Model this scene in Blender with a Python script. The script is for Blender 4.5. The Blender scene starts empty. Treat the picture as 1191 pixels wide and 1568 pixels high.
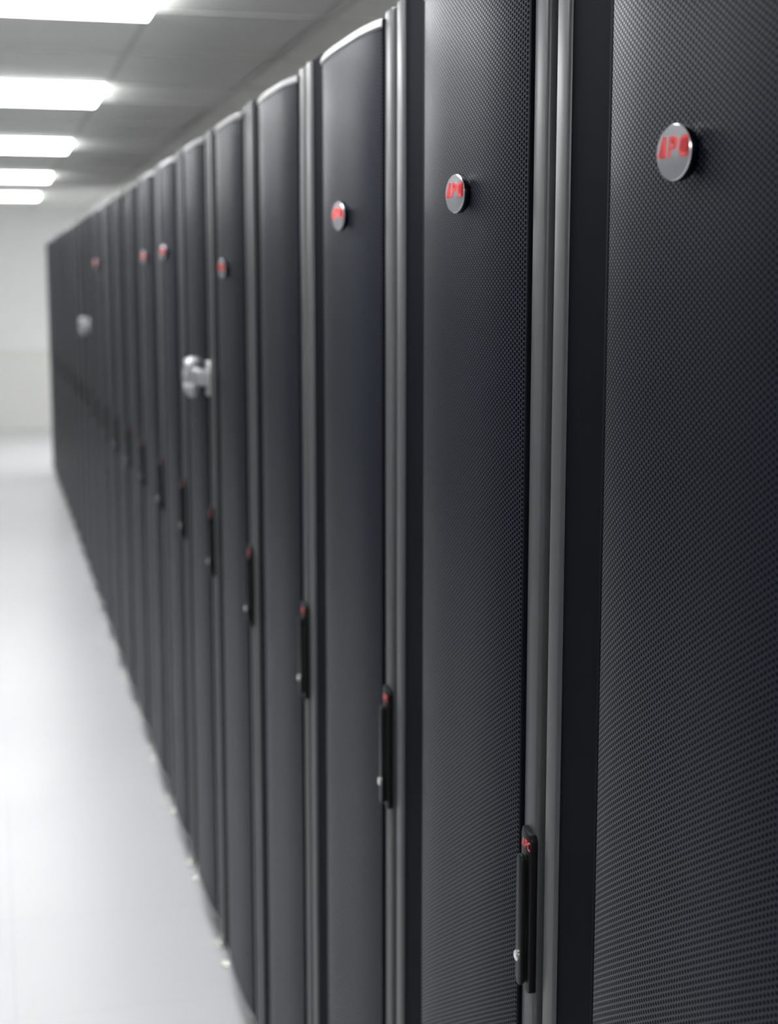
import bpy, bmesh, math, random
from mathutils import Matrix, Vector
random.seed(4)
sc = bpy.context.scene
sc.view_settings.view_transform = 'Standard'
sc.view_settings.look = 'None'
W = bpy.data.worlds.new('room_ambient'); sc.world = W; W.use_nodes = True
W.node_tree.nodes['Background'].inputs[0].default_value = (0.9, 0.95, 1, 1)
W.node_tree.nodes['Background'].inputs[1].default_value = 0.05

CAMZ = 1.80
XF = 0.55          # front plane of the rack row
PITCH = 0.610
SEAM0 = 1.467
TOP = 2.172
CEIL = CAMZ + 0.88

# ---------------------------------------------------------------- materials
def mat(name, col, rough=0.5, metal=0.0, coat=0.0, spec=0.5, noise=0.0, nscale=30, emis=None, coatr=0.2):
    m = bpy.data.materials.new(name); m.use_nodes = True
    nt = m.node_tree; b = nt.nodes['Principled BSDF']
    b.inputs['Base Color'].default_value = (*col, 1)
    b.inputs['Roughness'].default_value = rough
    b.inputs['Metallic'].default_value = metal
    b.inputs['Coat Weight'].default_value = coat
    b.inputs['Coat Roughness'].default_value = coatr
    b.inputs['Specular IOR Level'].default_value = spec
    if noise > 0:
        tc = nt.nodes.new('ShaderNodeTexCoord'); n = nt.nodes.new('ShaderNodeTexNoise')
        n.inputs['Scale'].default_value = nscale; n.inputs['Detail'].default_value = 2
        nt.links.new(tc.outputs['Object'], n.inputs['Vector'])
        mr = nt.nodes.new('ShaderNodeMapRange')
        mr.inputs[3].default_value = 1 - noise; mr.inputs[4].default_value = 1 + noise
        nt.links.new(n.outputs['Fac'], mr.inputs[0])
        vm = nt.nodes.new('ShaderNodeVectorMath'); vm.operation = 'SCALE'
        vm.inputs[0].default_value = col
        nt.links.new(mr.outputs[0], vm.inputs['Scale'])
        nt.links.new(vm.outputs[0], b.inputs['Base Color'])
    if emis:
        b.inputs['Emission Color'].default_value = (*emis[0], 1)
        b.inputs['Emission Strength'].default_value = emis[1]
    return m

M_black = mat('black_powder_coat', (0.005, 0.006, 0.009), 0.6, spec=0.02, noise=0.15, nscale=60)
M_body = mat('cabinet_black', (0.004, 0.004, 0.006), 0.6, spec=0.1, noise=0.15)
M_strip = mat('black_frame_sheen', (0.080, 0.084, 0.086), 0.36, metal=0.12, noise=0.06, nscale=25)  # frame paint is black; the grey base carries its reflected light
M_rim = mat('door_rim_highlight', (0.55, 0.56, 0.56), 0.4, metal=0.1, noise=0.05)  # light grey paints in the reflection along the rim bevel
M_chrome = mat('badge_chrome', (0.64, 0.65, 0.67), 0.20, metal=0.72, noise=0.03)
M_chromed = mat('badge_rim_dark_chrome', (0.10, 0.11, 0.12), 0.15, metal=1.0, noise=0.03)
M_red = mat('red_lettering', (0.95, 0.11, 0.11), 0.4, noise=0.03)
M_handle = mat('handle_plastic', (0.006, 0.006, 0.007), 0.4, spec=0.2, noise=0.1)
M_silver = mat('lock_silver', (0.75, 0.74, 0.72), 0.25, metal=0.9, noise=0.04)
M_lockw = mat('lock_housing_white', (0.40, 0.41, 0.42), 0.3, metal=0.3, noise=0.04)
M_light = mat('light_diffuser', (0.9, 0.9, 0.9), 0.6, emis=((0.985, 0.99, 1.0), 13.5))
M_ceil = mat('ceiling_tile', (0.91, 0.91, 0.88), 0.9, noise=0.05, nscale=3)
M_grid = mat('ceiling_tbar', (0.70, 0.71, 0.68), 0.6, noise=0.03)
M_wall = mat('wall_paint', (0.88, 0.88, 0.865), 0.7, noise=0.02, nscale=2)
M_walll = mat('reflection_dimming_wall', (0.20, 0.21, 0.225), 0.8, spec=0.2, noise=0.06, nscale=8)  # unseen left wall, grey picked to darken the door reflections
M_wallb = mat('wall_end_paint', (0.93, 0.935, 0.93), 0.7, noise=0.02, nscale=2)
M_wains = mat('wall_lower_paint', (0.86, 0.86, 0.82), 0.6, noise=0.02, nscale=2)
M_foot = mat('foot_zinc', (0.55, 0.54, 0.5), 0.35, metal=0.7, noise=0.05)

def mesh_mat():
    m = bpy.data.materials.new('perforated_door_mesh'); m.use_nodes = True
    nt = m.node_tree; N = nt.nodes.new; L = nt.links.new
    b = nt.nodes['Principled BSDF']; out = nt.nodes['Material Output']
    tcn = N('ShaderNodeTexCoord')
    sp = N('ShaderNodeSeparateXYZ'); L(tcn.outputs['Object'], sp.inputs[0])
    def mt(op, a, bb=None, c=None):
        n = N('ShaderNodeMath'); n.operation = op
        for i, v in enumerate((a, bb, c)):
            if v is None: continue
            if isinstance(v, (int, float)): n.inputs[i].default_value = v
            else: L(v, n.inputs[i])
        return n.outputs[0]
    s = 0.0057; q = s * 0.866           # hexagonal pitch, columns staggered
    uu = mt('DIVIDE', sp.outputs[1], q)
    colm = mt('FLOOR', uu)
    par = mt('MULTIPLY', mt('MODULO', colm, 2.0), 0.5)
    vv = mt('ADD', mt('DIVIDE', sp.outputs[2], s), par)
    fu = mt('MULTIPLY', mt('SUBTRACT', mt('FRACT', uu), 0.5), q / s)
    fv = mt('SUBTRACT', mt('FRACT', vv), 0.5)
    d = mt('SQRT', mt('ADD', mt('MULTIPLY', fu, fu), mt('MULTIPLY', fv, fv)))
    mr = N('ShaderNodeMapRange')
    mr.inputs[1].default_value = 0.38; mr.inputs[2].default_value = 0.42
    mr.inputs[3].default_value = 1; mr.inputs[4].default_value = 0
    L(d, mr.inputs[0])
    b.inputs['Base Color'].default_value = (0.034, 0.042, 0.063, 1)
    b.inputs['Roughness'].default_value = 0.35
    b.inputs['Metallic'].default_value = 0.3
    b.inputs['Specular IOR Level'].default_value = 0.5
    hole = N('ShaderNodeBsdfPrincipled')
    hole.inputs['Base Color'].default_value = (0.0005, 0.0005, 0.0008, 1)
    hole.inputs['Roughness'].default_value = 0.5
    hole.inputs['Specular IOR Level'].default_value = 0.03
    mix = N('ShaderNodeMixShader')
    L(mr.outputs[0], mix.inputs[0]); L(b.outputs[0], mix.inputs[1]); L(hole.outputs[0], mix.inputs[2])
    L(mix.outputs[0], out.inputs[0])
    return m
M_mesh = mesh_mat()

def floor_mat():
    m = bpy.data.materials.new('white_raised_floor_tiles'); m.use_nodes = True
    nt = m.node_tree; N = nt.nodes.new; L = nt.links.new
    b = nt.nodes['Principled BSDF']
    tc = N('ShaderNodeTexCoord')
    br = N('ShaderNodeTexBrick'); br.offset = 0.0; br.squash = 1.0
    br.inputs['Scale'].default_value = 1.0
    br.inputs['Brick Width'].default_value = 0.61; br.inputs['Row Height'].default_value = 0.61
    br.inputs['Mortar Size'].default_value = 0.002; br.inputs['Mortar Smooth'].default_value = 0.3
    br.inputs['Color1'].default_value = (0.715, 0.725, 0.740, 1)
    br.inputs['Color2'].default_value = (0.708, 0.718, 0.733, 1)
    br.inputs['Mortar'].default_value = (0.62, 0.63, 0.65, 1)
    L(tc.outputs['Object'], br.inputs['Vector'])
    L(br.outputs['Color'], b.inputs['Base Color'])
    n = N('ShaderNodeTexNoise'); n.inputs['Scale'].default_value = 1.5
    L(tc.outputs['Object'], n.inputs['Vector'])
    mr = N('ShaderNodeMapRange'); mr.inputs[3].default_value = 0.24; mr.inputs[4].default_value = 0.36
    L(n.outputs['Fac'], mr.inputs[0]); L(mr.outputs[0], b.inputs['Roughness'])
    return m
M_floor = floor_mat()

# ---------------------------------------------------------------- mesh helpers
class MB:
    def __init__(s): s.bm = bmesh.new(); s.mats = []
    def mi(s, m):
        if m not in s.mats: s.mats.append(m)
        return s.mats.index(m)
    def _add(s, tmp, m, smooth=False):
        i = s.mi(m)
        for f in tmp.faces: f.material_index = i; f.smooth = smooth
        me = bpy.data.meshes.new('t'); tmp.to_mesh(me); tmp.free()
        s.bm.from_mesh(me); bpy.data.meshes.remove(me)
    def box(s, x0, x1, y0, y1, z0, z1, m, bev=0.0, seg=2, smooth=False):
        t = bmesh.new()
        bmesh.ops.create_cube(t, size=1)
        for v in t.verts:
            v.co = Vector((x0 + (v.co.x + .5) * (x1 - x0), y0 + (v.co.y + .5) * (y1 - y0), z0 + (v.co.z + .5) * (z1 - z0)))
        if bev > 0:
            bmesh.ops.bevel(t, geom=t.edges[:], offset=bev, segments=seg, profile=0.5, affect='EDGES')
        s._add(t, m, smooth)
    def lathe(s, prof, m, mtx, n=48):
        t = bmesh.new(); rings = []
        for r, h in prof:
            if r < 1e-6: rings.append([t.verts.new(mtx @ Vector((0, 0, h)))])
            else: rings.append([t.verts.new(mtx @ Vector((r * math.cos(2 * math.pi * k / n), r * math.sin(2 * math.pi * k / n), h))) for k in range(n)])
        for a, b in zip(rings, rings[1:]):
            for k in range(n):
                k2 = (k + 1) % n
                if len(a) == 1 and len(b) == 1: continue
                if len(a) == 1: t.faces.new((a[0], b[k], b[k2]))
                elif len(b) == 1: t.faces.new((a[k], b[0], a[k2]))
                else: t.faces.new((a[k], b[k], b[k2], a[k2]))
        bmesh.ops.recalc_face_normals(t, faces=t.faces[:])
        s._add(t, m, True)
    def prism(s, pts, axis_fn, d0, d1, m, bev=0.0):
        t = bmesh.new()
        a = [t.verts.new(axis_fn(u, v, d0)) for u, v in pts]
        b = [t.verts.new(axis_fn(u, v, d1)) for u, v in pts]
        n = len(pts)
        t.faces.new(a); t.faces.new(b[::-1])
        for k in range(n): t.faces.new((a[k], a[(k + 1) % n], b[(k + 1) % n], b[k]))
        bmesh.ops.recalc_face_normals(t, faces=t.faces[:])
        if bev > 0: bmesh.ops.bevel(t, geom=t.edges[:], offset=bev, segments=2, profile=0.5, affect='EDGES')
        s._add(t, m, False)
    def letters(s, h, m, mtx, depth=0.0008, gap=0.24, wid=0.78):
        glyphs = [
            [[(0, 0), (0.38, 1), (0.58, 1), (0.80, 0), (0.58, 0), (0.45, 0.66), (0.22, 0)]],
            [[(0, 0), (0, 1), (0.50, 1), (0.68, 0.93), (0.76, 0.76), (0.76, 0.58), (0.68, 0.42), (0.50, 0.35), (0.19, 0.35), (0.19, 0.51), (0.46, 0.51), (0.56, 0.58), (0.56, 0.76), (0.46, 0.84), (0.19, 0.84), (0.19, 0)]],
            [[(0.76, 0.0), (0.30, 0.0), (0.10, 0.10), (0.0, 0.30), (0.0, 0.70), (0.10, 0.90), (0.30, 1.0), (0.76, 1.0), (0.76, 0.83), (0.38, 0.83), (0.24, 0.76), (0.19, 0.64), (0.19, 0.36), (0.24, 0.24), (0.38, 0.17), (0.76, 0.17)]],
        ]
        total = 3 * 0.77 + 2 * gap
        x = -total / 2
        for g in glyphs:
            for poly in g:
                t = bmesh.new()
                P = [(((u + x) * wid + 0.10 * (v - .5)) * h, (v - .5) * h) for u, v in poly]
                a = [t.verts.new(mtx @ Vector((u, v, 0))) for u, v in P]
                c = [t.verts.new(mtx @ Vector((u, v, depth))) for u, v in P]
                n = len(P)
                t.faces.new(a); t.faces.new(c[::-1])
                for k in range(n): t.faces.new((a[k], a[(k + 1) % n], c[(k + 1) % n], c[k]))
                bmesh.ops.triangulate(t, faces=t.faces[:])
                bmesh.ops.recalc_face_normals(t, faces=t.faces[:])
                s._add(t, m, False)
            x += 0.77 + gap
    def done(s, name):
        me = bpy.data.meshes.new(name)
        s.bm.to_mesh(me); s.bm.free()
        for m in s.mats: me.materials.append(m)
        try: me.set_sharp_from_angle(angle=math.radians(40))
        except Exception: pass
        return me

def obj(name, me, parent=None, loc=(0, 0, 0)):
    o = bpy.data.objects.new(name, me); sc.collection.objects.link(o)
    o.location = loc
    if parent: o.parent = parent
    return o

# rack local frame: x = depth into rack (0 = front frame plane), y = along row from near seam, z up
A0, A1 = 0.056, 0.452       # curved door extents
BUL, EXPN = 0.011, 3.4
def door_x(y):
    u = (y - (A0 + A1) / 2) / ((A1 - A0) / 2)
    return -BUL * (1 - abs(u) ** EXPN) - 0.005
DTOP, DBOT = TOP - 0.010, 0.075

b = MB()
b.box(0.030, 1.07, 0.004, PITCH - 0.004, 0.05, TOP - 0.006, M_body, 0.003)
b.box(0.05, 1.04, 0.03, PITCH - 0.03, 0.03, 0.05, M_body)
b.box(0.006, 0.031, 0.052, 0.563, 0.05, TOP - 0.004, M_black, 0.002)
for zz in (0.25, 0.9, 1.6):
    b.box(0.03, 1.05, 0.0015, 0.005, zz, zz + 0.004, M_black)
b.box(0.2, 0.5, 0.15, 0.45, TOP - 0.006, TOP + 0.006, M_black, 0.002)
me_body = b.done('cabinet_body')
b = MB()
b.box(-0.003, 0.032, 0.012, 0.051, 0.05, TOP, M_strip, 0.0045, 3, smooth=True)
me_pn = b.done('handle_side_strip')
b = MB()
b.box(-0.003, 0.032, 0.563, 0.597, 0.05, TOP + 0.003, M_strip, 0.0045, 3, smooth=True)
b.box(0.001, 0.010, 0.453, 0.5625, 0.05, TOP + 0.002, M_black)
me_ps = b.done('hinge_side_strip')
def arc_band(z0, z1, xoff, bm, mi=0, nseg=40):
    ys = [A0 + (A1 - A0) * (0.5 - 0.5 * math.cos(math.pi * k / nseg)) for k in range(nseg + 1)]
    pts = [(0.012, A0)] + [(door_x(y) + xoff, y) for y in ys] + [(0.012, A1)]
    col = [(bm.verts.new((x, y, z0)), bm.verts.new((x, y, z1))) for (x, y) in pts]
    for a, c in zip(col, col[1:]):
        f = bm.faces.new((a[0], a[1], c[1], c[0])); f.material_index = mi; f.smooth = True
    return col
bm = bmesh.new()
arc_band(DBOT + 0.010, DTOP - 0.010, 0, bm, 0)
for (z0, z1) in ((DTOP - 0.012, DTOP), (DBOT, DBOT + 0.012)):
    mid = arc_band(z0 + 0.002, z1 - 0.003, -0.003, bm, 1)
    top = arc_band(z1 - 0.003, z1, -0.001, bm, 1)
    bot = arc_band(z0, z0 + 0.002, -0.001, bm, 1)
    for zi, cc in ((1, top), (0, bot)):
        bm.faces.new([c[zi] for c in cc]).material_index = 1
bmesh.ops.recalc_face_normals(bm, faces=bm.faces[:])
me_door = bpy.data.meshes.new('curved_mesh_door'); bm.to_mesh(me_door); bm.free()
me_door.materials.append(M_mesh); me_door.materials.append(M_rim)
b = MB()
b.box(-0.006, 0.012, A0 - 0.004, A0 + 0.004, DBOT, DTOP, M_black, 0.0015)
b.box(-0.006, 0.012, A1 - 0.006, A1 + 0.003, DBOT, DTOP, M_black, 0.0015)
me_edge = b.done('door_edge_frame')
BY = 0.242
def face_mtx(x, y, z):   # local +Z -> world -X, local X -> -Y, local Y -> +Z
    return Matrix(((0, 0, -1, x), (-1, 0, 0, y), (0, 1, 0, z), (0, 0, 0, 1)))
b = MB()
R = 0.0222
fm = face_mtx(door_x(BY) - 0.003, BY, 0) @ Matrix.Rotation(math.radians(12), 4, 'Y')
b.lathe([(R * .7, -0.008), (R * .7, 0.001), (R * 0.97, 0.0015), (R, 0.003), (R, 0.008), (R * .985, 0.0092)], M_chromed, fm)
b.lathe([(R * .985, 0.0092), (R * .95, 0.0102), (R * .6, 0.0112), (R * .3, 0.0116), (0, 0.0117)], M_chrome, fm)
b.letters(0.0160, M_red, fm @ Matrix.Translation((0.0014, 0.0045, 0.0111)), depth=0.0010, wid=0.82)
me_badge = b.done('door_badge')
b = MB()
HY = 0.024; HH = 0.091
yz = lambda u, v, d: Vector((-0.003 - d, HY + u, v))
pl = [(-.015, -HH + .0), (-.006, -HH - .003), (.013, -HH + .006), (.0155, -HH + .012), (.0155, HH - .008), (.012, HH), (-.010, HH - .004), (-.015, HH - .010)]
b.prism(pl, yz, -0.002, 0.0065, M_handle, 0.0012)
lv = []
for k in range(9):
    a = math.pi * k / 8; lv.append((0.008 * math.cos(a) + .002, 0.055 + 0.008 * math.sin(a)))
for k in range(9):
    a = math.pi + math.pi * k / 8; lv.append((0.009 * math.cos(a) + .002, -0.078 + 0.009 * math.sin(a)))
b.prism(lv, yz, 0.008, 0.0135, M_handle, 0.0015)
b.box(-0.012, -0.008, HY - .004, HY + .008, 0.045, 0.058, M_handle, 0.001)
b.box(-0.012, -0.008, HY - .004, HY + .008, -0.082, -0.050, M_handle, 0.001)
b.lathe([(0.0062, 0), (0.0062, 0.0025), (0.0052, 0.0035), (0.002, 0.0035), (0.0018, 0.0025), (0, 0.0025)], M_silver, face_mtx(-0.0162, HY + .002, -0.053), 24)
b.letters(0.0095, M_red, face_mtx(-0.0093, HY, 0.074), depth=0.0006, wid=0.92)
me_handle = b.done('swing_handle')
b = MB()
for (xx, yy) in ((0.03, 0.06), (0.03, 0.54), (1.02, 0.06), (1.02, 0.54)):
    mt_ = Matrix.Translation((xx - 0.02, yy, 0))
    b.lathe([(0, 0), (0.024, 0), (0.024, 0.006), (0.012, 0.011), (0.007, 0.012), (0.007, 0.06), (0, 0.06)], M_foot, mt_, 20)
me_feet = b.done('levelling_feet')
b = MB()
fm = face_mtx(-0.014, 0.22, 1.55)
b.lathe([(0.050, -0.004), (0.052, 0.012), (0.048, 0.026), (0.040, 0.032), (0.030, 0.030), (0.027, 0.020), (0.0, 0.018)], M_lockw, fm, 40)
b.lathe([(0.017, 0.016), (0.017, 0.034), (0.012, 0.037), (0, 0.037)], M_silver, fm, 28)
b.box(-0.036, -0.006, 0.03, 0.19, 1.535, 1.575, M_lockw, 0.006, 3)
b.box(-0.012, 0.0, 0.012, 0.05, 1.51, 1.60, M_silver, 0.003)
b.box(-0.048, -0.030, 0.10, 0.15, 1.50, 1.535, M_lockw, 0.005)
me_lock = b.done('door_lock')

badges = {-3: 1.90, -2: 1.90, -1: 1.90, 0: 1.90, 1: 1.90, 3: 1.83, 5: 1.89, 6: 1.885, 10: 1.89}
for n in range(-3, 22):
    e = bpy.data.objects.new('server_rack', None); sc.collection.objects.link(e)
    e.empty_display_size = 0.3
    e.location = (XF, SEAM0 + n * PITCH, 0)
    obj('cabinet_body', me_body, e)
    obj('handle_side_strip', me_pn, e)
    obj('hinge_side_strip', me_ps, e)
    obj('curved_mesh_door', me_door, e)
    obj('door_edge_frame', me_edge, e)
    obj('levelling_feet', me_feet, e)
    obj('swing_handle', me_handle, e, (0, 0, CAMZ - 0.672 + random.uniform(-.003, .003)))
    if n in badges: obj('door_badge', me_badge, e, (0, 0.028 if n < 0 else 0, badges[n]))
    if n in (4, 12): obj('door_lock', me_lock, e)

# ---------------------------------------------------------------- room
RX0, RX1, RY0, RY1 = -2.2, 3.0, -3.0, 19.5
def slab(name, x0, x1, y0, y1, z0, z1, m, bev=0):
    q = MB(); q.box(x0, x1, y0, y1, z0, z1, m, bev); return obj(name, q.done(name))
slab('floor', RX0, RX1, RY0, RY1, -0.1, 0, M_floor)
slab('ceiling', RX0, RX1, RY0, RY1, CEIL, CEIL + 0.1, M_ceil)
slab('wall_back', RX0, RX1, RY1, RY1 + 0.1, 0, CEIL, M_wallb)
slab('wall_front', RX0, RX1, RY0 - 0.1, RY0, 0, CEIL, M_wall)
slab('wall_left', RX0 - 0.1, RX0, RY0, RY1, 0, CEIL, M_walll)
slab('wall_right', RX1, RX1 + 0.1, RY0, RY1, 0, CEIL, M_wall)
slab('trim_1', RX0, RX1, RY1 - 0.02, RY1, 0.10, 0.98, M_wains)
slab('ceiling_bounce_band', RX0, RX0 + 0.02, RY0, RY1 - 0.02, 2.15, CEIL, M_wall)  # white band added out of view to bounce light onto the ceiling
slab('baseboard_back', RX0, RX1, RY1 - 0.03, RY1, 0, 0.10, M_wains)
LC = [-0.6, 2.1, 4.88, 7.45, 10.25, 13.3, 16.3]
LD = 0.34
LX0, LX1 = -0.62, 0.55
q = MB()
ys = []
for a, c in zip(LC, LC[1:]):
    y0_, y1_ = a + LD, c - LD
    nm = 2
    ys += [y0_ + (y1_ - y0_) * k / nm for k in range(nm + 1)]
ys += [LC[0] - LD - .8, LC[0] - LD, LC[0] - LD - 1.6, LC[-1] + LD, LC[-1] + LD + 0.95, LC[-1] + LD + 1.9]
for y in ys:
    q.box(RX0, RX1, y - .012, y + .012, CEIL - 0.006, CEIL, M_grid)
x = LX1 - 0.6 * 5
while x < RX1:
    if x > RX0: q.box(x - .012, x + .012, RY0, RY1, CEIL - 0.0065, CEIL, M_grid)
    x += 0.6
obj('ceiling_grid', q.done('ceiling_grid'))
for c in LC:
    y0 = c - LD; y1 = c + LD
    for (LA, LB) in ((LX0, LX1), (1.775, 2.9)):  # right-hand column: unseen lamps added to raise the ambient light
        q = MB()
        q.box(LA, LB, y0, y1, CEIL - 0.008, CEIL, M_grid)
        q.box(LA + .012, LB - .012, y0 + .012, y1 - .012, CEIL - 0.036, CEIL - 0.008, M_light)
        obj('ceiling_light', q.done('ceiling_light'))

# ---------------------------------------------------------------- camera
FPX = 2340.0; IH = 1568.0
tphi = 352 / FPX; phi = math.atan(tphi)
th = math.atan(615 / FPX * math.cos(phi))
F = Vector((math.sin(th) * math.cos(phi), math.cos(th) * math.cos(phi), -math.sin(phi)))
Rr = Vector((math.cos(th), -math.sin(th), 0)); U = Rr.cross(F)
cd = bpy.data.cameras.new('camera'); cam = bpy.data.objects.new('camera', cd); sc.collection.objects.link(cam)
cam.matrix_world = Matrix(((Rr.x, U.x, -F.x, 0), (Rr.y, U.y, -F.y, 0), (Rr.z, U.z, -F.z, CAMZ), (0, 0, 0, 1)))
cd.sensor_fit = 'VERTICAL'; cd.sensor_height = 36; cd.sensor_width = 27.35
cd.lens = FPX / IH * 36
cd.clip_start = 0.05
cd.dof.use_dof = True; cd.dof.focus_distance = 1.5; cd.dof.aperture_fstop = 5.0
sc.camera = cam
